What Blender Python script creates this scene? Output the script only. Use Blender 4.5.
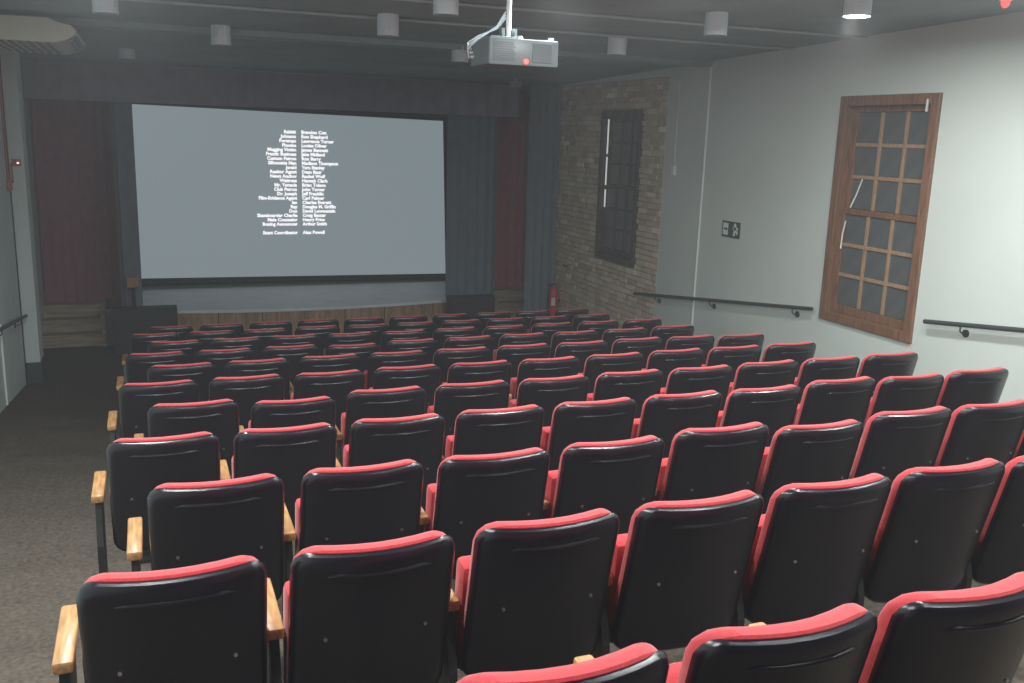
import bpy, bmesh, math, random
from mathutils import Vector, Matrix
random.seed(7)
scene = bpy.context.scene
for o in list(bpy.data.objects): bpy.data.objects.remove(o)
COL = scene.collection

# ------------------------------------------------------------------ camera
F_PX = 934.4
CAM = Vector((0.825, -1.536, 1.036))
YAW, PITCH, ROLL = math.radians(-21.56), math.radians(-12.492), math.radians(-1.782)
ROT = (Matrix.Rotation(YAW, 3, 'Z') @ Matrix.Rotation(PITCH, 3, 'X') @ Matrix.Rotation(ROLL, 3, 'Y'))
cd = bpy.data.cameras.new('camera'); cam = bpy.data.objects.new('camera', cd); COL.objects.link(cam)
cd.sensor_width = 36; cd.sensor_fit = 'HORIZONTAL'; cd.lens = F_PX / 1024 * 36
cd.clip_start = 0.02
ax, fw, up = ROT.col[0], ROT.col[1], ROT.col[2]
cam.matrix_world = Matrix(((ax[0], up[0], -fw[0], CAM[0]), (ax[1], up[1], -fw[1], CAM[1]), (ax[2], up[2], -fw[2], CAM[2]), (0, 0, 0, 1)))
scene.camera = cam

# ------------------------------------------------------------------ world, exposure
w = bpy.data.worlds.new('world'); scene.world = w; w.use_nodes = True
w.node_tree.nodes['Background'].inputs[0].default_value = (0.5, 0.55, 0.6, 1)
w.node_tree.nodes['Background'].inputs[1].default_value = 0.02
vs = scene.view_settings
vs.view_transform = 'Standard'; vs.look = 'None'; vs.gamma = 1; vs.use_curve_mapping = False
vs.exposure = 0.0
VEIL_HAZE = 0.0044           # scattering per metre of a thin haze added to imitate lens veil
hv = w.node_tree.nodes.new('ShaderNodeVolumeScatter')
hv.inputs['Color'].default_value = (0.94, 0.94, 1.0, 1); hv.inputs['Density'].default_value = VEIL_HAZE; hv.inputs['Anisotropy'].default_value = 0.1
w.node_tree.links.new(hv.outputs[0], w.node_tree.nodes['World Output'].inputs['Volume'])
LAMP_W = 57.0          # watts of one lit downlight
SCREEN_E = 0.235

# ------------------------------------------------------------------ room numbers
XL, XR = -0.8, 7.7
ROWP, SEATP, SLOPE, SEAT_H = 0.938, 0.55, -0.1248, 0.95
def floor_z(y): return max(-SEAT_H + SLOPE * y, -2.5)
def ceil_z(y): return 2.29 - 0.028 * y
STAGE_Z = -1.9

# ------------------------------------------------------------------ materials
MATS = {}
def mat(name, col, rough=0.6, metal=0.0, noise=0.0, nscale=30, bump=0.0, bscale=200, emis=None, estr=0, spec=0.5, sheen=0, stretch=None, col2=None, coat=0):
    m = bpy.data.materials.new(name); m.use_nodes = True
    nt = m.node_tree; b = nt.nodes['Principled BSDF']
    b.inputs['Base Color'].default_value = (*col, 1)
    b.inputs['Roughness'].default_value = rough
    b.inputs['Metallic'].default_value = metal
    b.inputs['Specular IOR Level'].default_value = spec
    if sheen: b.inputs['Sheen Weight'].default_value = sheen; b.inputs['Sheen Roughness'].default_value = 0.5
    if coat: b.inputs['Coat Weight'].default_value = coat; b.inputs['Coat Roughness'].default_value = 0.2
    if noise or bump:
        tc = nt.nodes.new('ShaderNodeTexCoord'); mp = nt.nodes.new('ShaderNodeMapping')
        nt.links.new(tc.outputs['Object'], mp.inputs['Vector'])
        if stretch: mp.inputs['Scale'].default_value = stretch
    if noise:
        n = nt.nodes.new('ShaderNodeTexNoise'); n.inputs['Scale'].default_value = nscale; n.inputs['Detail'].default_value = 6
        nt.links.new(mp.outputs[0], n.inputs['Vector'])
        r = nt.nodes.new('ShaderNodeMix'); r.data_type = 'RGBA'
        c2 = col2 or tuple(c * (1 - noise) for c in col)
        r.inputs[6].default_value = (*c2, 1)
        c1 = col if col2 else tuple(min(1, c * (1 + noise)) for c in col)
        r.inputs[7].default_value = (*c1, 1)
        mr = nt.nodes.new('ShaderNodeMapRange'); mr.inputs[1].default_value = 0.32; mr.inputs[2].default_value = 0.68
        nt.links.new(n.outputs[0], mr.inputs[0]); nt.links.new(mr.outputs[0], r.inputs[0])
        nt.links.new(r.outputs[2], b.inputs['Base Color'])
    if bump:
        n2 = nt.nodes.new('ShaderNodeTexNoise'); n2.inputs['Scale'].default_value = bscale; n2.inputs['Detail'].default_value = 3
        nt.links.new(mp.outputs[0], n2.inputs['Vector'])
        bp = nt.nodes.new('ShaderNodeBump'); bp.inputs['Strength'].default_value = bump; bp.inputs['Distance'].default_value = 0.004
        nt.links.new(n2.outputs[0], bp.inputs['Height']); nt.links.new(bp.outputs[0], b.inputs['Normal'])
    if emis:
        b.inputs['Emission Color'].default_value = (*emis, 1); b.inputs['Emission Strength'].default_value = estr
    MATS[name] = m
    return m
mat('plaster', (0.62, 0.66, 0.63), 0.75, noise=0.03, nscale=1.2, bump=0.15, bscale=60)
mat('plaster_grey', (0.60, 0.66, 0.66), 0.8, noise=0.06, nscale=2, bump=0.15, bscale=60)
mat('ceiling_paint', (0.32, 0.39, 0.415), 0.9, noise=0.08, nscale=1.5)
mat('carpet', (0.125, 0.102, 0.084), 0.95, noise=0.4, nscale=38, bump=0.8, bscale=160, col2=(0.070, 0.058, 0.049), spec=0.1)
mat('skirting', (0.06, 0.065, 0.065), 0.8)
mat('black_plastic', (0.0055, 0.0035, 0.0085), 0.27, bump=0.12, bscale=350, spec=0.5)
mat('black_metal', (0.012, 0.012, 0.013), 0.5)
mat('red_fabric', (0.385, 0.027, 0.035), 0.85, noise=0.12, nscale=90, bump=0.3, bscale=420, sheen=0.25, spec=0.2)
mat('oak', (0.40, 0.21, 0.085), 0.4, noise=0.3, nscale=14, stretch=(6, 0.7, 6), coat=0.2)
mat('rail_metal', (0.045, 0.05, 0.05), 0.5)
mat('steel', (0.55, 0.55, 0.55), 0.3, metal=1)
mat('velvet_red', (0.30, 0.135, 0.18), 0.95, noise=0.07, nscale=6, sheen=0.3, spec=0.1)
mat('velvet_red_bright', (0.48, 0.115, 0.155), 0.95, noise=0.07, nscale=6, sheen=0.3, spec=0.1)
mat('velvet_black_veiled', (0.17, 0.20, 0.245), 0.95, noise=0.07, nscale=5, sheen=0.2, spec=0.1)  # black cloth greyed to imitate lens veil, like the other drapes
mat('valance_cloth', (0.28, 0.265, 0.335), 0.95, noise=0.07, nscale=4, spec=0.1)
mat('black_paint', (0.12, 0.13, 0.15), 0.8)
mat('stage_deck', (0.80, 0.83, 0.85), 0.55, noise=0.06, nscale=3)
mat('stage_wood', (0.40, 0.24, 0.15), 0.5, noise=0.35, nscale=5, stretch=(3, 3, 0.5))
mat('step_wood', (0.36, 0.29, 0.22), 0.6, noise=0.3, nscale=4, stretch=(0.6, 4, 6))
mat('speaker_black', (0.022, 0.022, 0.028), 0.7, bump=0.2, bscale=300)
mat('window_wood', (0.20, 0.098, 0.058), 0.42, noise=0.3, nscale=7, stretch=(6, 6, 0.7), coat=0.25)
mat('muntin_wood', (0.36, 0.22, 0.135), 0.45, noise=0.2, nscale=9, stretch=(5, 5, 0.8))
mat('dark_wood', (0.075, 0.055, 0.045), 0.6, noise=0.3, nscale=7)
mat('blackout_glass', (0.10, 0.105, 0.107), 0.28, noise=0.12, nscale=5)
mat('hazy_glass', (0.13, 0.12, 0.125), 0.5, noise=0.1, nscale=5)
mat('daylight', (0.8, 0.85, 0.8), 0.5, emis=(0.9, 1, 0.9), estr=0.45)
mat('white_plastic', (0.75, 0.76, 0.76), 0.45)
mat('lamp_white', (0.76, 0.83, 0.90), 0.5)
mat('lamp_off', (0.30, 0.32, 0.33), 0.4)
mat('lamp_on', (1, 1, 1), 0.4, emis=(0.93, 1.0, 0.98), estr=14)
mat('ac_cream', (0.66, 0.68, 0.58), 0.5)
mat('ac_dark', (0.16, 0.18, 0.18), 0.6)
mat('conduit_grey', (0.44, 0.50, 0.53), 0.45)
mat('pipe_white', (0.78, 0.8, 0.78), 0.5)
mat('pipe_red', (0.42, 0.10, 0.08), 0.5)
mat('extinguisher_red', (0.55, 0.045, 0.05), 0.35)
mat('sign_green', (0.030, 0.055, 0.045), 0.5)
mat('sign_white', (0.72, 0.78, 0.74), 0.5)
mat('projector_grey', (0.155, 0.175, 0.19), 0.4)
mat('projector_dark', (0.10, 0.11, 0.12), 0.5)
mat('projector_slot', (0.09, 0.10, 0.11), 0.5)
mat('led_red', (1, 0.1, 0.06), 0.4, emis=(1, 0.06, 0.06), estr=2.5)
mat('led_white', (1, 1, 1), 0.4, emis=(1, 1, 1), estr=1.0)
mat('screen_image', (0.04, 0.04, 0.04), 0.9, emis=(0.80, 0.97, 1.05), estr=SCREEN_E, spec=0.0)
mat('credit_text', (0.1, 0.1, 0.1), 0.9, emis=(0.97, 0.96, 1.0), estr=1.05, spec=0.0)
mat('screen_border', (0.02, 0.024, 0.028), 0.7)
# bricks: colour per piece from a per-piece attribute
m = mat('brickwork', (0.4, 0.3, 0.22), 0.9, bump=0.9, bscale=40)
nt = m.node_tree; at_ = nt.nodes.new('ShaderNodeAttribute'); at_.attribute_name = 'tone'
nt.links.new(at_.outputs['Color'], nt.nodes['Principled BSDF'].inputs['Base Color'])
mat('mortar', (0.54, 0.45, 0.36), 0.95, noise=0.25, nscale=20, bump=0.6, bscale=60)

# ------------------------------------------------------------------ mesh helpers
class MB:
    def __init__(s): s.v = []; s.f = []
    def add(s, vs_, fs_):
        n = len(s.v); s.v += [tuple(p) for p in vs_]; s.f += [tuple(i + n for i in f) for f in fs_]; return s
    def box(s, x0, x1, y0, y1, z0, z1, b=0.0):
        if not b:
            vs_ = [(x, y, z) for z in (z0, z1) for y in (y0, y1) for x in (x0, x1)]
            return s.add(vs_, [(0, 2, 3, 1), (4, 5, 7, 6), (0, 1, 5, 4), (2, 6, 7, 3), (0, 4, 6, 2), (1, 3, 7, 5)])
        bm = bmesh.new(); bmesh.ops.create_cube(bm, size=1)
        for q in bm.verts: q.co = ((x0 + x1) / 2 + q.co.x * (x1 - x0), (y0 + y1) / 2 + q.co.y * (y1 - y0), (z0 + z1) / 2 + q.co.z * (z1 - z0))
        bmesh.ops.bevel(bm, geom=bm.edges[:], offset=b, segments=2, affect='EDGES', profile=0.5)
        bm.verts.index_update()
        s.add([q.co[:] for q in bm.verts], [[q.index for q in f.verts] for f in bm.faces]); bm.free(); return s
    def tube(s, pts, r, n=10, cap=True):
        pts = [Vector(p) for p in pts]; rings = []
        for i, p in enumerate(pts):
            d = ((pts[min(i + 1, len(pts) - 1)] - p).normalized() + (p - pts[max(i - 1, 0)]).normalized()).normalized()
            a = d.orthogonal().normalized() if i == 0 else (rings[-1][1] - d * rings[-1][1].dot(d)).normalized()
            b = d.cross(a); rr = r[i] if isinstance(r, (list, tuple)) else r
            rings.append(([p + (a * math.cos(t) + b * math.sin(t)) * rr for t in [2 * math.pi * k / n for k in range(n)]], a))
        vs_ = [q for g in rings for q in g[0]]; fs_ = []
        for i in range(len(pts) - 1):
            for k in range(n): fs_.append((i * n + k, i * n + (k + 1) % n, (i + 1) * n + (k + 1) % n, (i + 1) * n + k))
        if cap: fs_ += [tuple(range(n - 1, -1, -1)), tuple(range((len(pts) - 1) * n, len(pts) * n))]
        return s.add(vs_, fs_)
    def lathe(s, prof, c=(0, 0, 0), n=20):
        vs_ = []; fs_ = []
        for r, z in prof:
            vs_ += [(c[0] + r * math.cos(2 * math.pi * k / n), c[1] + r * math.sin(2 * math.pi * k / n), c[2] + z) for k in range(n)]
        for i in range(len(prof) - 1):
            for k in range(n): fs_.append((i * n + k, i * n + (k + 1) % n, (i + 1) * n + (k + 1) % n, (i + 1) * n + k))
        fs_ += [tuple(range(n - 1, -1, -1)), tuple(range((len(prof) - 1) * n, len(prof) * n))]
        return s.add(vs_, fs_)
    def prism_y(s, poly, y0, y1):      # (x, z) polygon extruded along y
        n = len(poly)
        vs_ = [(x, y0, z) for x, z in poly] + [(x, y1, z) for x, z in poly]
        fs_ = [tuple(range(n)), tuple(range(2 * n - 1, n - 1, -1))] + [(k, k + n, (k + 1) % n + n, (k + 1) % n) for k in range(n)]
        return s.add(vs_, fs_)
    def prism_x(s, poly, x0, x1):      # (y, z) polygon extruded along x
        n = len(poly)
        vs_ = [(x0, y, z) for y, z in poly] + [(x1, y, z) for y, z in poly]
        fs_ = [tuple(range(n)), tuple(range(2 * n - 1, n - 1, -1))] + [(k, k + n, (k + 1) % n + n, (k + 1) % n) for k in range(n)]
        return s.add(vs_, fs_)
    def grid(s, rows, flip=False):
        nr, nc = len(rows), len(rows[0]); vs_ = [p for r in rows for p in r]; fs_ = []
        for i in range(nr - 1):
            for j in range(nc - 1):
                q = (i * nc + j, i * nc + j + 1, (i + 1) * nc + j + 1, (i + 1) * nc + j); fs_.append(q[::-1] if flip else q)
        return s.add(vs_, fs_)
    def mesh(s, name, material, smooth=False):
        me = bpy.data.meshes.new(name); me.from_pydata(s.v, [], s.f)
        bm = bmesh.new(); bm.from_mesh(me); bmesh.ops.remove_doubles(bm, verts=bm.verts, dist=1e-5); bmesh.ops.recalc_face_normals(bm, faces=bm.faces); bm.to_mesh(me); bm.free()
        if smooth:
            me.polygons.foreach_set('use_smooth', [True] * len(me.polygons))
            me.set_sharp_from_angle(angle=math.radians(38))
        me.materials.append(MATS[material]); return me
    def build(s, name, material, parent=None, smooth=False, loc=None):
        o = bpy.data.objects.new(name, s.mesh(name, material, smooth)); COL.objects.link(o)
        if parent: o.parent = parent
        if loc: o.location = loc
        return o
def tag(o, label, cat, group=None, kind=None):
    o['label'] = label; o['category'] = cat
    if group: o['group'] = group
    if kind: o['kind'] = kind
    return o
def empty(name, loc=(0, 0, 0), rz=0):
    o = bpy.data.objects.new(name, None); o.empty_display_size = 0.1; COL.objects.link(o); o.location = loc; o.rotation_euler = (0, 0, rz); return o
def inst(src, parent, name=None):
    c = src.copy(); COL.objects.link(c); c.parent = parent; return c
ORD = ['first', 'second', 'third', 'fourth', 'fifth', 'sixth', 'seventh', 'eighth', 'ninth', 'tenth', 'eleventh']

# ================================================================== SETTING
YB, YF = -4.6, 16.9
fl = MB()
prof = [(YB, floor_z(YB)), (12.42, floor_z(12.42)), (YF, -2.5), (YF, -2.8), (YB, -2.8)]
fl.prism_x(prof, XL, XR)
tag(fl.build('floor', 'carpet'), 'dark brown carpeted floor sloping down towards the stage', 'floor', kind='structure')

ce = MB(); ce.prism_x([(YB, ceil_z(YB)), (YF, ceil_z(YF)), (YF, ceil_z(YF) + 0.2), (YB, ceil_z(YB) + 0.2)], XL, XR)
ceiling = tag(ce.build('ceiling', 'ceiling_paint'), 'dark grey painted ceiling above the seats', 'ceiling', kind='structure')
bmn = MB(); yb = 9.30; bmn.box(XL, XR, yb - 0.13, yb + 0.13, ceil_z(yb) - 0.06, ceil_z(yb) + 0.02)
bmn.build('ceiling_beam', 'ceiling_paint', ceiling)

wl = MB(); wl.box(XL - 0.25, XL, YB, YF, -2.8, 2.75)
wall_left = tag(wl.build('wall_left', 'plaster_grey'), 'pale grey left side wall with a black handrail', 'wall', kind='structure')
pier = MB(); pier.box(XL, -0.612, 12.3, 12.75, -2.19, 1.945)
tag(pier.build('trim_1', 'plaster_grey'), 'pale grey pier at the far end of the left wall', 'pier', kind='structure')
pb = MB(); pb.box(XL, -0.60, 12.28, 12.77, -2.5, -2.19)
tag(pb.build('baseboard_left', 'skirting'), 'dark skirting at the foot of the left pier', 'skirting', kind='structure')

W1 = (5.30, 6.64, -0.83, 1.53)      # near window opening y0 y1 z0 z1
W2 = (10.91, 12.22, -0.885, 1.445)   # far window in the brickwork
YE = 10.235                          # where the plaster stops and bare brick begins
ZB = 1.89
wr = MB(); T0, T1 = XR, XR + 0.3
wr.box(T0, T1, YB, W1[0], -2.8, 2.75)
wr.box(T0, T1, W1[0], W1[1], -2.8, W1[2]); wr.box(T0, T1, W1[0], W1[1], W1[3], 2.75)
wr.box(T0, T1, W1[1], YE, -2.8, 2.75)
wr.box(T0, T1, YE, YF, ZB, 2.75)
wall_right = tag(wr.build('wall_right', 'plaster'), 'pale grey-green plastered right side wall with wooden windows', 'wall', kind='structure')
sb = MB(); S0 = XR + 0.035
sb.box(S0, T1, YE, W2[0], -2.8, ZB); sb.box(S0, T1, W2[1], YF, -2.8, ZB)
sb.box(S0, T1, W2[0], W2[1], -2.8, W2[2]); sb.box(S0, T1, W2[0], W2[1], W2[3], ZB)
sb.build('mortar_bed', 'mortar', wall_right)
# exposed bricks, each a block with its own size, depth and tone (too small in view to pick apart)
bk = MB(); tones = []
z = -2.5; k = 0
while z < ZB - 0.03:
    h = random.uniform(0.062, 0.082)
    if z + h > ZB - 0.004: h = ZB - 0.004 - z
    y = YE + 0.004 - random.uniform(0.0, 0.16)
    while y < 14.2:
        L = random.choice((0.13, 0.2, 0.24, 0.27)) * random.uniform(0.85, 1.15)
        a, b_ = max(y, YE + 0.004), min(y + L, 14.2)
        y += L + 0.014
        if b_ - a < 0.03: continue
        spans = [(a, b_)]
        if z + h > W2[2] - 0.0 and z < W2[3]:
            spans = [(a, min(b_, W2[0])), (max(a, W2[1]), b_)]
        for p, q in spans:
            if q - p < 0.025: continue
            d = random.uniform(-0.012, 0.012)
            bk.box(XR - 0.004 + d, S0 + 0.005, p, q, z, z + h)
            t = random.random(); g = random.uniform(0.8, 1.12)
            c = (0.66, 0.53, 0.40) if t < 0.5 else (0.59, 0.475, 0.36) if t < 0.75 else (0.68, 0.57, 0.45) if t < 0.95 else (0.80, 0.74, 0.66)
            tones += [tuple(x * g for x in c)] * 6
    z += h + 0.012
me = bpy.data.meshes.new('brickwork'); me.from_pydata(bk.v, [], bk.f)
at = me.attributes.new('tone', 'FLOAT_COLOR', 'FACE')
for i, c in enumerate(tones): at.data[i].color = (*c, 1)
me.materials.append(MATS['brickwork'])
bo = bpy.data.objects.new('brickwork', me); COL.objects.link(bo); bo.parent = wall_right; bo['kind'] = 'stuff'; bo['label'] = 'bare brownish brickwork around the far window'

wf = MB(); wf.box(XL - 0.25, XR + 0.3, YF, YF + 0.2, -2.8, 2.75)
tag(wf.build('wall_front', 'black_paint'), 'black wall behind the projection screen', 'wall', kind='structure')
wb = MB(); wb.box(XL - 0.25, XR + 0.3, YB - 0.2, YB, -2.8, 2.75)
tag(wb.build('wall_back', 'black_paint'), 'dark wall at the back of the hall', 'wall', kind='structure')
for n, x0, x1, lab in (('wall_left_wing', 0.40, 0.46, 'black wing panel beside the left stage steps'), ('wall_right_wing', 6.70, 6.78, 'black wing panel beside the right stage steps')):
    q = MB(); q.box(x0, x1, 14.52, YF, STAGE_Z, ceil_z(15.9)); tag(q.build(n, 'black_paint'), lab, 'wall', kind='structure')
for n, x0, x1, lab in (('trim_2', 0.145, 0.46, 'dark block at the left side of the stage beside the steps'), ('trim_3', 6.70, 6.795, 'dark block at the right side of the stage beside the steps')):
    q = MB(); q.box(x0, x1, 14.53, YF, -2.5, STAGE_Z); tag(q.build(n, 'black_paint'), lab, 'stage side', kind='structure')

# ------------------------------------------------------------------ windows
def window(name, W, wood, munt, glass, label):
    y0, y1, z0, z1 = W
    r = empty(name, (XR, (y0 + y1) / 2, z0)); tag(r, label, 'window', kind='structure')
    hw, H = (y1 - y0) / 2, z1 - z0
    cw, proud = 0.10, -0.035
    for nm, b in (('casing', (-hw, -hw + cw, 0, H)), ('casing', (hw - cw, hw, 0, H)), ('casing', (-hw + cw, hw - cw, H - cw, H)), ('casing', (-hw + cw, hw - cw, 0, cw))):
        MB().box(proud, 0.16, b[0], b[1], b[2], b[3], 0.008).build(nm, wood, r)
    # raised outer moulding on the two jambs and head
    iw = hw - cw; zi0, zi1 = cw, H - cw; zm = zi0 + (zi1 - zi0) * 0.5
    pane_me = None
    for nm, a, b, dx in (('lower_sash', zi0, zm + 0.03, 0.045), ('upper_sash', zm - 0.03, zi1, 0.085)):
        s = empty(nm); s.parent = r
        st, rl, rb = 0.055, 0.06, (0.085 if nm == 'lower_sash' else 0.06)
        X0, X1 = dx, dx + 0.036
        for q in ((-iw, -iw + st, a, b), (iw - st, iw, a, b)): MB().box(X0, X1, q[0], q[1], q[2], q[3], 0.006).build('stile', wood, s)
        MB().box(X0, X1, -iw + st, iw - st, b - rl, b, 0.006).build('rail', wood, s)
        MB().box(X0, X1, -iw + st, iw - st, a, a + rb, 0.006).build('rail', wood, s)
        gy0, gy1, gz0, gz1 = -iw + st, iw - st, a + rb, b - rl
        pw, ph = (gy1 - gy0) / 3, (gz1 - gz0) / 3; mw = 0.019
        for k in (1, 2): MB().box(X0 + 0.004, X1 - 0.004, gy0 + k * pw - mw, gy0 + k * pw + mw, gz0, gz1, 0.005).build('muntin', munt, s)
        for k in (1, 2):
            for j in range(3):
                MB().box(X0 + 0.006, X1 - 0.006, gy0 + j * pw + (mw if j else 0), gy0 + (j + 1) * pw - (mw if j < 2 else 0), gz0 + k * ph - mw, gz0 + k * ph + mw, 0.005).build('muntin', munt, s)
        pm = MB().box(-0.003, 0.003, -pw / 2 + 0.004, pw / 2 - 0.004, -ph / 2 + 0.004, ph / 2 - 0.004).mesh('pane', glass)
        for i in range(3):
            for j in range(3):
                o = bpy.data.objects.new('pane', pm); COL.objects.link(o); o.parent = s
                o.location = (X1 - 0.010, gy0 + (i + .5) * pw, gz0 + (j + .5) * ph)
    return r, iw, zm, H
w1, iw, zm, H = window('window_1', W1, 'window_wood', 'muntin_wood', 'blackout_glass', 'varnished brown wooden sash window with blacked-out panes on the plastered wall')
MB().tube([(0.10, 0.36, zm + 0.36), (0.095, 0.43, zm + 0.17), (0.07, 0.47, zm + 0.04)], 0.008, 6).build('white_cord', 'pipe_white', w1)
MB().tube([(0.035, 0.475, zm - 0.10), (0.035, 0.505, zm - 0.24), (0.035, 0.510, zm - 0.40)], 0.008, 6).build('white_cord', 'pipe_white', w1)
MB().box(-0.045, -0.034, -0.545, -0.525, H - 0.17, H - 0.055).build('catch', 'pipe_white', w1)
w2, iw2, zm2, H2 = window('window_2', W2, 'dark_wood', 'dark_wood', 'hazy_glass', 'dark wooden sash window set in the bare brickwork')
for a, b in ((0.74, 0.97), (0.53, 0.72), (0.38, 0.50)):
    MB().box(0.02, 0.03, iw2 - 0.075, iw2 - 0.045, H2 * a - 0.06, H2 * b - 0.06).build('daylight_gap', 'daylight', w2)

# ================================================================== STAGE
stage = tag(empty('stage', (3.2, 14.0, -2.5)), 'low stage with pale deck and curved wooden front under the screen', 'stage')
stage['kind'] = 'structure'
ox, oy, oz = 3.2, 14.0, -2.5
def front_y(x): return 14.02 + 0.33 * ((x - 3.25) / 2.7) ** 2
d = MB(); NX = 24; xs = [0.465 + (6.695 - 0.465) * i / NX for i in range(NX + 1)]
poly = [(x, min(front_y(x), 14.5)) for x in xs] + [(6.695, YF - 0.02), (0.465, YF - 0.02)]
n = len(poly)
d.add([(x - ox, y - oy, STAGE_Z - 0.05 - oz) for x, y in poly] + [(x - ox, y - oy, STAGE_Z - oz) for x, y in poly],
      [tuple(range(n)), tuple(range(2 * n - 1, n - 1, -1))] + [(k, k + n, (k + 1) % n + n, (k + 1) % n) for k in range(n)])
d.build('stage_deck', 'stage_deck', stage)
NP = 9; px = [0.47 + (6.69 - 0.47) * i / NP for i in range(NP + 1)]
for i in range(NP):
    q = MB(); xa, xb = px[i] + 0.006, px[i + 1] - 0.006; rows = []
    pts = [xa + (xb - xa) * t / 4 for t in range(5)]
    off = 0.03 + 0.006 * (i % 2)
    loop = [(x - ox, min(front_y(x), 14.5) + off - oy) for x in pts] + [(x - ox, min(front_y(x), 14.5) + off + 0.03 - oy) for x in reversed(pts)]
    m_ = len(loop)
    q.add([(x, y, 0.0) for x, y in loop] + [(x, y, STAGE_Z - 0.05 - oz) for x, y in loop],
          [tuple(range(m_)), tuple(range(2 * m_ - 1, m_ - 1, -1))] + [(k, k + m_, (k + 1) % m_ + m_, (k + 1) % m_) for k in range(m_)])
    q.build('riser_panel', 'stage_wood', stage)

def steps(name, x0, x1, side, label):
    r = tag(empty(name, ((x0 + x1) / 2, 14.55, -2.5)), label, 'steps'); r['kind'] = 'structure'
    hw = (x1 - x0) / 2
    for k in range(3):
        y = k * 0.25; z1 = 0.2 * (k + 1)
        MB().box(-hw, hw, y, y + (0.30 if k < 2 else 2.2), z1 - 0.035, z1, 0.006).build('tread', 'step_wood', r)
        MB().box(-hw, hw, y + 0.025, y + 0.045, z1 - 0.2, z1 - 0.035).build('riser', 'step_wood', r)
    sx = hw if side > 0 else -hw - 0.06
    MB().prism_x([(-0.04, 0), (0.9, 0), (0.9, 0.62), (0.45, 0.62), (-0.04, 0.5)], sx, sx + 0.06).build('stringer', 'step_wood', r)
steps('stage_steps', XL, 0.08, 1, 'wooden steps up to the dark red curtain by the left wall')
steps('stage_steps', 6.86, 7.66, -1, 'wooden steps up to the red curtain near the brickwork')

def drape(name, x0, x1, y, z0, z1, amp, per, material, label, n=6):
    r = empty(name, ((x0 + x1) / 2, y, z0)); hw = (x1 - x0) / 2
    N = max(8, int((x1 - x0) / per * n)); q = MB(); F = []; B = []
    ph = random.random() * 6
    def off(x, t): return amp * (0.65 + 0.35 * math.sin(x * 3 + ph)) * math.sin(2 * math.pi * x / per + ph + 0.6 * math.sin(x * 2.1)) * (0.75 + 0.25 * (1 - t))
    for j in range(7):
        t = j / 6; zz = (z1 - z0) * t
        F.append([(-hw + 2 * hw * i / N, off(2 * hw * i / N, t), zz) for i in range(N + 1)])
        B.append([(p[0], p[1] + 0.012, p[2]) for p in F[-1]])
    q.grid(F); q.grid(B, True)
    q.grid([F[0], B[0]]); q.grid([F[-1], B[-1]], True)
    q.grid([[r_[0] for r_ in F], [r_[0] for r_ in B]]); q.grid([[r_[-1] for r_ in F], [r_[-1] for r_ in B]], True)
    o = q.build(name, material, None, True, ((x0 + x1) / 2, y, z0))
    bpy.data.objects.remove(r)
    tag(o, label, 'curtain'); return o
CT = ceil_z(14.3)
drape('curtain', XL + 0.02, 0.385, 15.36, STAGE_Z, ceil_z(15.4) - 0.01, 0.05, 0.17, 'velvet_red', 'dark red pleated curtain above the steps by the left wall')
drape('curtain', 0.47, 0.715, 14.44, STAGE_Z, CT - 0.01, 0.03, 0.16, 'velvet_black_veiled', 'black drape between the left red curtain and the screen')
drape('curtain', 5.80, 6.66, 14.40, STAGE_Z, CT - 0.01, 0.03, 0.18, 'velvet_black_veiled', 'black drape hanging just right of the screen')
drape('curtain', 6.80, 7.68, 15.42, STAGE_Z, ceil_z(15.5) - 0.01, 0.05, 0.17, 'velvet_red_bright', 'red pleated curtain between two black drapes above the right steps')
drape('curtain', 7.09, 7.675, 13.82, -2.49, ceil_z(13.8) - 0.01, 0.03, 0.16, 'velvet_black_veiled', 'black drape against the brickwork behind the fire extinguisher')
o = drape('stage_valance', XL + 0.02, 7.05, 14.24, 1.335, ceil_z(14.2) - 0.01, 0.025, 0.3, 'valance_cloth', 'dark pleated valance across the top of the stage')

for x0, x1, lab in ((0.275, 1.215, 'low black speaker cabinet in front of the left end of the stage'), (5.69, 6.53, 'low black speaker cabinet in front of the right end of the stage')):
    r = tag(empty('speaker_cabinet', ((x0 + x1) / 2, 13.78, -2.5)), lab, 'speaker'); hw = (x1 - x0) / 2
    zt = 0.735
    MB().box(-hw, hw, 0, 0.22, 0, zt, 0.012).build('cabinet', 'speaker_black', r)
    MB().box(-hw + 0.03, hw - 0.03, -0.012, 0.002, 0.04, zt - 0.04, 0.004).build('grille', 'speaker_black', r)
# small wooden box on a stand at the left edge of the stage
r = tag(empty('boxed_monitor', (0.575, 14.70, STAGE_Z)), 'small tan wooden box on a dark stand at the left edge of the stage', 'box')
r.location = (0.585, 14.30, STAGE_Z)
MB().box(-0.09, 0.09, -0.07, 0.07, 0.385, 0.55, 0.01).build('case', 'oak', r)
MB().tube([(0, 0, 0), (0, 0, 0.386)], 0.03, 10).build('stand', 'black_metal', r); MB().box(-0.1, 0.1, -0.1, 0.1, 0, 0.02).build('base', 'black_metal', r)

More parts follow.
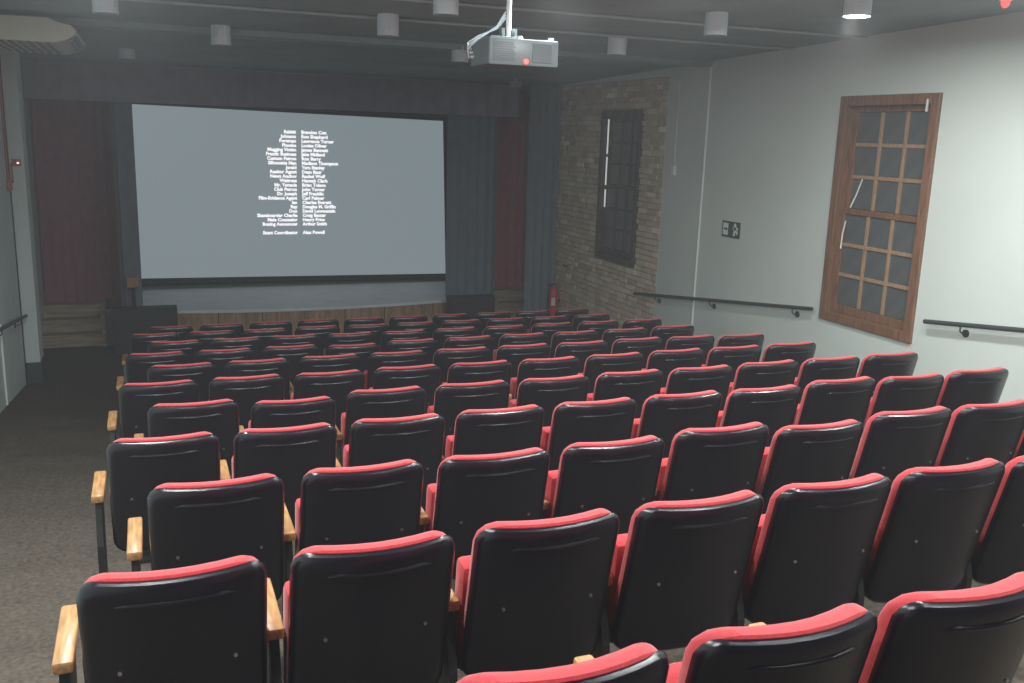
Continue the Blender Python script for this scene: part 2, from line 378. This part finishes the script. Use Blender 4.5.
# ------------------------------------------------------------------ projection screen with credits
YS = 16.4
scr = tag(empty('projection_screen', (3.5, YS, -1.78)), 'large projection screen showing white film credits on grey', 'screen')
c4 = [(0.689, 1.349), (6.323, 1.25), (6.421, -1.75), (0.624, -1.70)]
c4 = [(x - 3.5, z + 1.78) for x, z in c4]
def quad_slab(c, y0, y1):
    q = MB(); q.add([(x, y0, z) for x, z in c] + [(x, y1, z) for x, z in c], [(0, 3, 2, 1), (4, 5, 6, 7)] + [(k, (k + 1) % 4, (k + 1) % 4 + 4, k + 4) for k in range(4)]); return q
quad_slab(c4, 0, 0.01).build('picture_surface', 'screen_image', scr)
quad_slab([(c4[0][0] - 0.07, c4[0][1] + 0.05), (c4[1][0] + 0.07, c4[1][1] + 0.05), (c4[2][0] + 0.04, c4[2][1] - 0.10), (c4[3][0] - 0.04, c4[3][1] - 0.10)], 0.012, 0.02).build('border', 'screen_border', scr)
MB().tube([(c4[3][0] - 0.05, 0.0, c4[3][1] - 0.07), (c4[2][0] + 0.05, 0.0, c4[2][1] - 0.07)], 0.03, 10).build('bottom_bar', 'screen_border', scr)
MB().tube([(c4[0][0] - 0.1, 0.03, c4[0][1] + 0.12), (c4[1][0] + 0.1, 0.03, c4[1][1] + 0.12)], 0.06, 10).build('roller_case', 'screen_border', scr)
ROLES = ['Rabbit', 'Johnson', 'Foreman', 'Phoebe', 'Mugging Victim', 'Frantic Business', 'Custom Patron', 'Silhouette Man', 'Jerald', 'Realtor Agent', 'News Anchor', 'Waitress', 'Mr. Yamada', 'Club Patron', 'Dr. Joseph', 'Film-Evidence Agent', 'Ian', 'Ray', 'Don', 'Skateboarder Charlie', 'Male Counselor', 'Boxing Announcer', '', 'Stunt Coordinator']
CAST = ['Brandon Cox', 'Ron Shepherd', 'Lawrence Turner', 'Louise Oliver', 'James Bennett', 'Jake Midland', 'Ron Barry', 'Madison Thompson', 'Yara Stanley', 'Dean Baur', 'Rachel Wolf', 'Hannah Clark', 'Brian Tolson', 'John Turner', 'Jeff Franklin', 'Carl Palmer', 'Charles Everett', 'Douglas M. Griffin', 'David Lowenstein', 'Craig Baxter', 'Henry Price', 'Arthur Smith', '', 'Alex Powell']
def text_mesh(body, align, size):
    cu = bpy.data.curves.new('t', 'FONT'); cu.body = body; cu.align_x = align; cu.size = size; cu.offset = 0.0045; cu.resolution_u = 2
    o = bpy.data.objects.new('t', cu); COL.objects.link(o)
    dg = bpy.context.evaluated_depsgraph_get(); me = bpy.data.meshes.new_from_object(o.evaluated_get(dg)); bpy.data.objects.remove(o)
    return me
for nm, lines, al, x in (('role_credits', ROLES, 'RIGHT', 3.491), ('cast_credits', CAST, 'LEFT', 3.587)):
    ob = empty(nm); ob.parent = scr
    for i, t in enumerate(lines):
        if not t: continue
        me = text_mesh(t, al, 0.085); me.name = 'credit_line'; me.materials.clear(); me.materials.append(MATS['credit_text'])
        o = bpy.data.objects.new('credit_line', me); COL.objects.link(o); o.parent = ob
        o.location = (x - 3.5, -0.004, 0.930 + 1.78 - i * 0.0806); o.rotation_euler = (math.pi / 2, 0, 0)

# ================================================================== SEATS
W_ = 0.488; TOPZ = SEAT_H - 0.004; BOTZ = 0.36; LEAN = math.tan(math.radians(13)); CR = 0.055; BOW = 0.062
def sdf(x, z, hw, z0, z1, r):
    cx, cz = abs(x) - (hw - r), abs(z - (z0 + z1) / 2) - ((z1 - z0) / 2 - r)
    return -(math.hypot(max(cx, 0), max(cz, 0)) + min(max(cx, cz), 0) - r)
def bow(x): return -BOW * (1 - (x / (W_ / 2)) ** 2) + 0.5 * BOW - 0.062
def lean(z): return (TOPZ - z) * LEAN
def rr_rows(hw, z0, z1, r, taper=0.0):
    es = [0, 0.012, 0.04, 0.09, 0.17]; us = [-1 + e for e in es] + [-0.6, -0.3, 0, 0.3, 0.6] + [1 - e for e in reversed(es)]
    H_ = z1 - z0; vsn = [0, 0.006, 0.02, 0.045, 0.075] + [0.11 + (H_ - 0.22) * k / 4 for k in range(5)] + [H_ - q for q in (0.075, 0.045, 0.02, 0.006, 0)]
    rows = []
    for v in vsn:
        e = min(v, H_ - v)
        h = hw - r + math.sqrt(max(0, r * r - (r - e) ** 2)) if e < r else hw
        h *= 1 - taper * (1 - v / H_)
        rows.append([(u * h, z0 + v) for u in us])
    return rows
def fall(d_, R, depth):
    t = max(0, min(1, d_ / R)); return depth * (1 - math.sqrt(max(0, 1 - (1 - t) ** 2)))
# shell: rear skin with rounded edge turned forward
rows = rr_rows(W_ / 2, BOTZ, TOPZ, CR, 0.0)
sh = MB(); rear = []; frnt = []
for r_ in rows:
    a = []; b = []
    for x, z in r_:
        dd = sdf(x, z, W_ / 2, BOTZ, TOPZ, CR)
        y = bow(x) + lean(z)
        # shallow dished panel below the moulded line
        a.append((x, y + fall(dd, 0.03, 0.030), z)); b.append((x, y + 0.034, z))
    rear.append(a); frnt.append(b)
sh.grid(rear); sh.grid(frnt, True)
def border(g): return g[0] + [r_[-1] for r_ in g[1:]] + g[-1][::-1][1:] + [r_[0] for r_ in g[::-1][1:-1]]
ba, bb = border(rear), border(frnt); nb = len(ba)
sh.add(ba + bb, [(k, (k + 1) % nb, (k + 1) % nb + nb, k + nb) for k in range(nb)])
SHELL = sh.mesh('back_shell', 'black_plastic', True)
# moulded line near the top of the shell
rd = MB(); pts = []
for k in range(13):
    x = -0.15 + 0.30 * k / 12; z = TOPZ - 0.062 - 0.010 * (1 - (x / 0.15) ** 2) * 0.3 - (0.006 if k in (0, 12) else 0)
    pts.append((x, bow(x) + lean(z) + 0.001, z))
rd.tube(pts, [0.002] + [0.0072] * 11 + [0.002], 8)
RIDGE = rd.mesh('moulded_ridge', 'black_plastic', True)
# back cushion in front of the shell
cw2 = W_ / 2 - 0.006; CT_, CB_, CCR = TOPZ + 0.008, BOTZ + 0.12, CR + 0.022
rows = rr_rows(cw2, CB_, CT_, CCR, 0.0); cu = MB(); rear = []; frnt = []
for r_ in rows:
    a = []; b = []
    for x, z in r_:
        dd = sdf(x, z, cw2, CB_, CT_, CCR); y = bow(x) + lean(z)
        a.append((x, y + 0.026 + fall(dd, 0.012, 0.008), z)); b.append((x, y + 0.106 - fall(dd, 0.038, 0.045) - 0.012 * max(0, (z - 0.6)), z))
    rear.append(a); frnt.append(b)
cu.grid(rear); cu.grid(frnt, True); ba, bb = border(rear), border(frnt); nb = len(ba)
cu.add(ba + bb, [(k, (k + 1) % nb, (k + 1) % nb + nb, k + nb) for k in range(nb)])
CUSH = cu.mesh('back_cushion', 'red_fabric', True)
# tipped-up seat: rounded pad plus pan, leaning against the back
def tilt(mb, ang, py, pz):
    c, s_ = math.cos(ang), math.sin(ang)
    mb.v = [(x, py + (y - py) * c - (z - pz) * s_, pz + (y - py) * s_ + (z - pz) * c) for x, y, z in mb.v]; return mb
SEATPAD = tilt(MB().box(-0.242, 0.242, 0.165, 0.25, 0.36, 0.76, 0.02), math.radians(7), 0.205, 0.40).mesh('seat_cushion', 'red_fabric', True)
SEATPAN = tilt(MB().box(-0.20, 0.20, 0.245, 0.28, 0.385, 0.73, 0.012), math.radians(7), 0.205, 0.40).mesh('seat_pan', 'black_plastic', True)
BRACKET = MB().box(-0.235, 0.235, 0.14, 0.18, 0.375, 0.415, 0.006).mesh('seat_hinge_bar', 'black_metal')
def foot_z(y): return SLOPE * y
def arm_mesh(x0, x1):
    return MB().box(x0, x1, 0.125, 0.475, 0.605, 0.643, 0.009).mesh('armrest', 'oak', True)
def stand_mesh(xc):
    q = MB()
    q.prism_x([(0.10, 0.10), (0.28, 0.10), (0.33, 0.40), (0.36, 0.606), (0.16, 0.606), (0.10, 0.40)], xc - 0.014, xc + 0.014)
    q.prism_x([(0.13, foot_z(0.13)), (0.25, foot_z(0.25)), (0.25, 0.12), (0.13, 0.12)], xc - 0.02, xc + 0.02)
    q.prism_x([(0.06, foot_z(0.06)), (0.34, foot_z(0.34)), (0.34, foot_z(0.34) + 0.02), (0.06, foot_z(0.06) + 0.02)], xc - 0.035, xc + 0.035)
    return q.mesh('standard', 'black_metal')
AW = 0.028
ARM_IN = arm_mesh(-SEATP / 2 - AW, -SEATP / 2 + AW); ST_IN = stand_mesh(-SEATP / 2)
ARM_L = arm_mesh(-SEATP / 2 - 0.025 - AW, -SEATP / 2 - 0.025 + AW); ST_L = stand_mesh(-SEATP / 2 - 0.025)
ARM_R = arm_mesh(SEATP / 2 + 0.015 - AW, SEATP / 2 + 0.015 + AW); ST_R = stand_mesh(SEATP / 2 + 0.015)
BOLT = MB().tube([(0, -0.004, 0), (0, 0.004, 0)], 0.006, 6).mesh('bolt', 'steel')
X_ODD, X_EVEN = 0.850, 1.021
def part(me, parent, loc=None):
    o = bpy.data.objects.new(me.name.split('.')[0], me); COL.objects.link(o); o.parent = parent
    if loc: o.location = loc
    return o
NSEATS = {0: range(1, 4), 1: range(0, 7), 2: range(0, 9)}
DZ = {(2, 2): -0.006, (2, 5): -0.022, (4, 1): -0.022, (2, 4): 0.014, (3, 7): 0.012, (6, 9): -0.014, (7, 3): -0.016}
for r in range(0, 11):
    full = NSEATS.get(r, range(0, 10))
    for i in full:
        x = (X_ODD if r % 2 else X_EVEN) + i * SEATP; y = r * ROWP
        rj = random.Random(r * 31 + i)
        s = empty('theatre_seat', (x + rj.uniform(-0.0015, 0.0015), y, floor_z(y)))
        rowt = 'front row' if r == 10 else 'rearmost row' if r == 0 else '%s row from the screen' % ORD[10 - r]
        tag(s, 'red and black seat, %s from the left aisle, %s' % (ORD[i], rowt), 'seat', 'red and black theatre seats in rows')
        dz = DZ.get((r, i), 0) + rj.uniform(-0.004, 0.004)
        for me in (SHELL, CUSH):
            o = part(me, s, (0, 0, dz))
            o.rotation_euler = (rj.uniform(-0.008, 0.008), 0, 0) if False else (0, 0, 0)
            if me is SHELL:
                part(RIDGE, o)
                if r <= 5:
                    for bx in (-0.15, 0.15): part(BOLT, o, (bx, bow(bx) + lean(0.66), 0.66))
        part(SEATPAD, s); part(SEATPAN, s); part(BRACKET, s)
        part(ARM_L if i == 0 else ARM_IN, s); part(ST_L if i == 0 else ST_IN, s)
        if i == 9: part(ARM_R, s); part(ST_R, s)

# ================================================================== CEILING FIXTURES
def downlight(x, y, lit, label, r=0.10, h=0.19):
    zc = ceil_z(y); e = tag(empty('ceiling_downlight', (x, y, zc)), label, 'ceiling light', 'cylindrical ceiling downlights')
    MB().lathe([(r * 0.93, -h + 0.012), (r, -h), (r, -0.02), (r * 0.96, 0.004)], n=28).build('housing', 'lamp_white', e, True)
    MB().lathe([(r * 0.90, -h - 0.001), (r * 0.90, -h + 0.014)], n=28).build('diffuser', 'lamp_on' if lit else 'lamp_off', e)
    if lit:
        L = bpy.data.lights.new('lamp_light', 'AREA'); L.shape = 'DISK'; L.size = r * 1.7; L.energy = LAMP_W; L.color = (0.94, 1.0, 0.97); L.spread = math.radians(180)
        lo = bpy.data.objects.new('lamp_light', L); COL.objects.link(lo); lo.parent = e; lo.location = (0, 0, -h - 0.006)
SIDE = {0: 'left', 1: 'middle', 2: 'right'}
downlight(0.605, 7.175, False, 'unlit white cylinder downlight just right of the air conditioner')
downlight(3.014, 7.384, False, 'unlit white cylinder downlight above the credits, left of the projector')
downlight(5.535, 7.645, False, 'unlit white cylinder downlight above the brick wall window')
downlight(3.106, 5.870, False, 'unlit white cylinder downlight beside the projector pole, cut by the frame')
downlight(5.573, 5.849, False, 'unlit white cylinder downlight above the white wall conduit')
downlight(1.647, 9.003, False, 'unlit white cylinder downlight above the left half of the screen')
downlight(4.332, 9.269, False, 'unlit white cylinder downlight partly hidden behind the projector')
downlight(0.707, 11.93, False, 'small dim downlight above the top left corner of the screen', 0.10, 0.12)
downlight(5.874, 4.414, True, 'lit white downlight near the top of the right wall')
names = {4.41: 'line nearest the projector', 2.9: 'second line from the projector', 1.4: 'third line from the projector', -0.1: 'fourth line from the projector', -1.7: 'line farthest from the screen'}
for y in (4.41, 2.9, 1.4, -0.1, -1.7):  # lamps out of view, added to account for the light
    for k, x in enumerate((0.62, 3.45, 5.874)):
        if k == 2 and y in (4.41, 1.4): continue
        if k != 1 and y == -1.7: continue
        downlight(x, y, True, 'added unseen lit downlight over the rear seats, %s, %s' % (names[y], SIDE[k]))

def ctube(name, pts, r, m_, label, cat):
    c = Vector(pts[0]); o = MB().tube([Vector(p) - c for p in pts], r, 8).build(name, m_, None, True, c); return tag(o, label, cat)
ctube('ceiling_conduit', [(XL + 0.01, 7.52, ceil_z(7.52) - 0.017), (XR - 0.01, 7.52, ceil_z(7.52) - 0.017)], 0.015, 'conduit_grey', 'grey conduit crossing the ceiling above the screen', 'conduit')
ctube('ceiling_conduit', [(2.2, 6.38, ceil_z(6.38) - 0.017), (XR - 0.01, 6.38, ceil_z(6.38) - 0.017)], 0.014, 'conduit_grey', 'grey conduit crossing the ceiling just behind the projector pole', 'conduit')
ctube('ceiling_conduit', [(XL + 0.01, 9.8, ceil_z(9.8) - 0.012), (XR - 0.01, 9.8, ceil_z(9.8) - 0.012)], 0.010, 'ceiling_paint', 'dark painted conduit on the ceiling beyond the lamps', 'conduit')

# small box on the valance front and red alarm lamp
e = tag(empty('emergency_light', (6.47, 12.95, ceil_z(12.95))), 'small grey emergency light high up right of the screen', 'light')
MB().box(-0.012, 0.012, -0.012, 0.012, -0.06, 0.004).build('stem', 'conduit_grey', e)
MB().box(-0.10, 0.10, -0.04, 0.04, -0.15, -0.06, 0.01).build('case', 'lamp_off', e)
e = tag(empty('alarm_sounder', (7.07, 4.17, ceil_z(4.17))), 'small red alarm light on the ceiling by the right wall', 'alarm')
MB().lathe([(0.05, -0.02), (0.055, 0.003)], n=16).build('base', 'lamp_white', e, True)
MB().lathe([(0.012, -0.07), (0.03, -0.05), (0.032, -0.02)], n=16).build('red_lens', 'led_red', e, True)

# ------------------------------------------------------------------ projector
P = tag(empty('projector', (3.15, 4.3, 1.47)), 'grey ceiling projector with a glowing red light hanging from a pole', 'projector')
P.rotation_euler = (0, 0, math.radians(0))
MB().box(-0.24, 0.24, 0, 0.37, 0, 0.165, 0.018).build('body', 'projector_dark', P, True)
rp = MB().box(-0.24, 0.24, -0.012, 0.012, 0.0, 0.165, 0.010).build('rear_panel', 'projector_grey', P, True)
for k in range(9): MB().box(-0.215, -0.06 - 0.008 * (k % 3), -0.017, -0.010, 0.026 + k * 0.0135, 0.032 + k * 0.0135).build('vent_slat', 'projector_slot', rp)
MB().box(0.055, 0.19, -0.016, -0.010, 0.022, 0.145, 0.003).build('connector_plate', 'projector_slot', rp)
MB().tube([(0.01, -0.022, 0.026), (0.01, -0.008, 0.026)], 0.016, 14).build('status_light', 'led_red', rp)
for x in (0.20, -0.02): MB().tube([(x, 0.03, 0.16), (x, 0.03, 0.185)], 0.018, 14).build('foot', 'white_plastic', P, True)
for k, z in enumerate((0.03, 0.06, 0.085)): MB().tube([(-0.256, 0.30 + 0.02 * k, z + 0.03), (-0.236, 0.30 + 0.02 * k, z + 0.03)], 0.010, 10).build('cable_plug', 'white_plastic', P)
MB().tube([(0.10, 0.37, 0.09), (0.10, 0.41, 0.09)], 0.055, 20).build('lens', 'projector_dark', P, True)
mt = MB().box(-0.21, 0.02, 0.05, 0.25, 0.168, 0.180, 0.004).build('mount_plate', 'projector_grey', P)
MB().box(-0.115, -0.095, 0.10, 0.15, 0.18, 0.235).build('bracket_arm', 'projector_grey', mt); MB().box(-0.03, -0.01, 0.10, 0.15, 0.18, 0.235).build('bracket_arm', 'projector_grey', mt)
PZ = ceil_z(4.43) - 1.47
MB().tube([(-0.062, 0.125, 0.178), (-0.062, 0.125, PZ + 0.004)], 0.017, 14).build('pole', 'white_plastic', P, True)
MB().tube([(-0.062, 0.125, PZ - 0.01), (-0.062, 0.125, PZ + 0.003)], 0.07, 20).build('ceiling_flange', 'white_plastic', P, True)
for k in range(3):
    MB().tube([(-0.085, 0.12, 0.30 + 0.02 * k), (-0.13, 0.16, 0.235 + 0.008 * k), (-0.23, 0.24, 0.19 - 0.01 * k), (-0.275, 0.32, 0.15 - 0.02 * k), (-0.255, 0.34, 0.115 - 0.03 * k)], 0.005, 6).build('cable', 'lamp_white', P, True)

# ------------------------------------------------------------------ air conditioner
A = tag(empty('air_conditioner', (0, 8.8, 1.765)), 'cream ceiling air conditioner in the top left corner', 'air conditioner')
pf = [(-0.52, 0.222), (0.05, 0.222), (0.13, 0.19), (0.25, 0.165), (0.295, 0.12), (0.27, 0.07), (0.20, 0.03), (0.10, 0.0), (-0.52, 0.0)]
MB().prism_y(pf, 0, 0.03).build('end_cap', 'ac_cream', A)
MB().prism_y(pf, 1.77, 1.80).build('end_cap', 'ac_cream', A)
MB().prism_y([(x * 0.985 - 0.004, z * 0.97 + 0.004) for x, z in pf], 0.03, 1.77).build('body', 'ac_cream', A)
for k in range(7): MB().box(-0.48 + 0.08 * k, -0.45 + 0.08 * k, 0.08, 1.72, -0.006, 0.006).build('intake_slat', 'ac_dark', A)
for k in range(3): MB().prism_y([(0.215 + 0.028 * k, 0.026 + 0.022 * k), (0.235 + 0.028 * k, 0.036 + 0.022 * k), (0.245 + 0.026 * k, 0.028 + 0.022 * k), (0.225 + 0.026 * k, 0.016 + 0.022 * k)], 0.05, 1.75).build('louvre', 'ac_dark', A)
for s_ in (0.3, 1.5): MB().box(-0.3, -0.26, s_, s_ + 0.04, 0.2, ceil_z(8.8 + s_) - 1.765 + 0.004).build('hanger', 'conduit_grey', A)

# ================================================================== WALL ITEMS
def handrail(y0, y1, h0, x, sgn, brackets, label, lift):
    # follows the floor slope
    zz = lambda y: -SEAT_H + SLOPE * y + h0
    r = tag(empty('handrail', (x, y0, zz(y0))), label, 'handrail')
    P0 = Vector((x, y0, zz(y0)))
    MB().tube([Vector((x, y0, zz(y0))) - P0, Vector((x, y1, zz(y1))) - P0], 0.022, 12).build('rail', 'rail_metal', r, True)
    for y in brackets:
        b = Vector((x, y, zz(y))) - P0; wx = sgn * 0.08
        MB().tube([b, b + Vector((0, 0, -0.06)), b + Vector((wx * 0.45, 0, -0.085)), b + Vector((wx * 0.95, 0, -0.085))], 0.008, 8).build('bracket', 'rail_metal', r, True)
        MB().tube([b + Vector((wx * 0.86, 0, -0.085)), b + Vector((wx * 1.0, 0, -0.085))], 0.036, 16).build('wall_flange', 'rail_metal', r, True)
    return r
handrail(6.70, 10.72, 1.045, XR - 0.08, 1, (10.1, 8.70, 7.03), 'black handrail on the right wall between the two windows', 0)
handrail(-1.0, 5.10, 1.02, XR - 0.08, 1, (4.68, 2.6, 0.6), 'black handrail on the right wall nearer the viewer than the window', 0)
handrail(4.0, 12.13, 0.955, XL + 0.08, -1, (11.6, 9.9, 7.9), 'black handrail on the left wall', 0)

ctube('wall_conduit', [(XR - 0.013, 9.17, ceil_z(9.17) - 0.08), (XR - 0.013, 9.19, -2.08)], 0.013, 'pipe_white', 'tall white conduit running down the right wall', 'conduit')
S = tag(empty('pull_switch', (XR, 9.93, 0.55)), 'small white switch box with short conduit beside the brickwork', 'switch')
MB().box(-0.035, 0, -0.04, 0.04, 0, 0.13, 0.006).build('box', 'pipe_white', S)
MB().tube([(-0.012, 0, 0.13), (-0.012, 0, 1.25)], 0.009, 8).build('conduit', 'plaster', S, True)
# exit sign: green plate with white pictogram panels
E_ = tag(empty('exit_sign', (XR, 8.46, -0.05)), 'small dark green exit sign with white running figure on the wall', 'sign')
MB().box(-0.012, 0, -0.19, 0.19, -0.10, 0.10, 0.002).build('plate', 'sign_green', E_)
px0 = -0.0135
fg = MB()
fg.box(px0, -0.011, 0.055, 0.165, -0.075, 0.075)
fg.build('arrow_panel', 'sign_white', E_)
aw = MB(); aw.box(px0 - 0.001, -0.012, 0.09, 0.15, -0.010, 0.010)
aw.prism_x([(0.09, -0.03), (0.09, 0.03), (0.065, 0)], px0 - 0.001, -0.012); aw.build('arrow', 'sign_green', E_)
fig = MB(); fig.box(px0, -0.011, -0.155, -0.045, 0.0, 0.035); fig.box(px0, -0.011, -0.12, -0.065, -0.03, 0.06); fig.box(px0, -0.011, -0.10, -0.06, -0.075, -0.03); fig.box(px0, -0.011, -0.155, -0.12, -0.055, -0.01)
fig.prism_x([(-0.09 + 0.024 * math.cos(t * math.pi / 4), 0.066 + 0.018 * math.sin(t * math.pi / 4)) for t in range(8)], px0 - 0.0005, -0.011)
fig.build('running_figure', 'sign_white', E_)
# fire extinguisher on the brickwork
X_ = tag(empty('fire_extinguisher', (7.575, 13.60, -2.13)), 'red fire extinguisher on the brick wall beside the black drape', 'fire extinguisher')
MB().lathe([(0.05, 0), (0.085, 0.015), (0.088, 0.04), (0.088, 0.42), (0.075, 0.47), (0.04, 0.50), (0.03, 0.53)], n=20).build('cylinder', 'extinguisher_red', X_, True)
MB().lathe([(0.022, 0.52), (0.024, 0.57)], n=12).build('valve', 'steel', X_, True)
MB().box(-0.09, 0.03, -0.012, 0.012, 0.555, 0.59, 0.004).build('handle', 'black_metal', X_)
MB().tube([(-0.03, 0, 0.55), (-0.08, -0.02, 0.50), (-0.095, -0.02, 0.35), (-0.095, -0.02, 0.15)], 0.01, 8).build('hose', 'black_metal', X_, True)
MB().box(-0.072, -0.0, -0.089, -0.080, 0.2, 0.34).build('label_sticker', 'sign_white', X_)
MB().box(0.07, 0.135, -0.03, 0.03, 0.25, 0.29).build('bracket', 'black_metal', X_)
# dark hook on the brickwork by the drape
k = tag(empty('wall_hook', (XR, 13.28, -1.19)), 'small dark curtain tie-back hook on the brickwork', 'hook')
MB().tube([(-0.0, 0, 0), (-0.06, 0.0, 0.0), (-0.09, 0.03, 0.02)], 0.014, 8).build('arm', 'black_metal', k, True); MB().tube([(-0.012, 0, 0), (0.01, 0, 0)], 0.04, 12).build('rose', 'black_metal', k, True)
# left wall: cable, red alarm conduit with boxes, pale pipe
ctube('wall_cable', [(XL + 0.008, 12.27, 1.9), (XL + 0.008, 12.27, floor_z(12.27) + 0.01)], 0.008, 'black_metal', 'thin dark cable down the corner of the left pier', 'cable')
R_ = tag(empty('fire_alarm_conduit', (XL, 12.05, 0.14)), 'red fire alarm conduit with box high on the left wall', 'alarm')
MB().tube([(0.014, 0, 0.1), (0.014, 0, 1.80)], 0.013, 8).build('conduit', 'pipe_red', R_, True)
MB().box(0, 0.05, -0.11, 0.09, 0, 0.14, 0.008).build('junction_box', 'pipe_red', R_)
q = tag(empty('alarm_call_point', (-0.70, 12.3, 0.44)), 'small red alarm call point on the face of the left pier', 'alarm')
MB().box(-0.05, 0.05, -0.035, 0, 0, 0.09, 0.006).build('case', 'pipe_red', q); MB().box(0.005, 0.03, -0.04, -0.033, 0.03, 0.05).build('lens', 'led_white', q)
MB().tube([(-0.06, -0.012, -0.22), (-0.06, -0.012, 0.04)], 0.010, 8).build('tail', 'pipe_red', q, True)
ctube('wall_conduit', [(XL + 0.014, 10.3, -1.25), (XL + 0.014, 10.3, floor_z(10.3) + 0.02)], 0.013, 'pipe_white', 'short white conduit low on the left wall under the handrail', 'conduit')
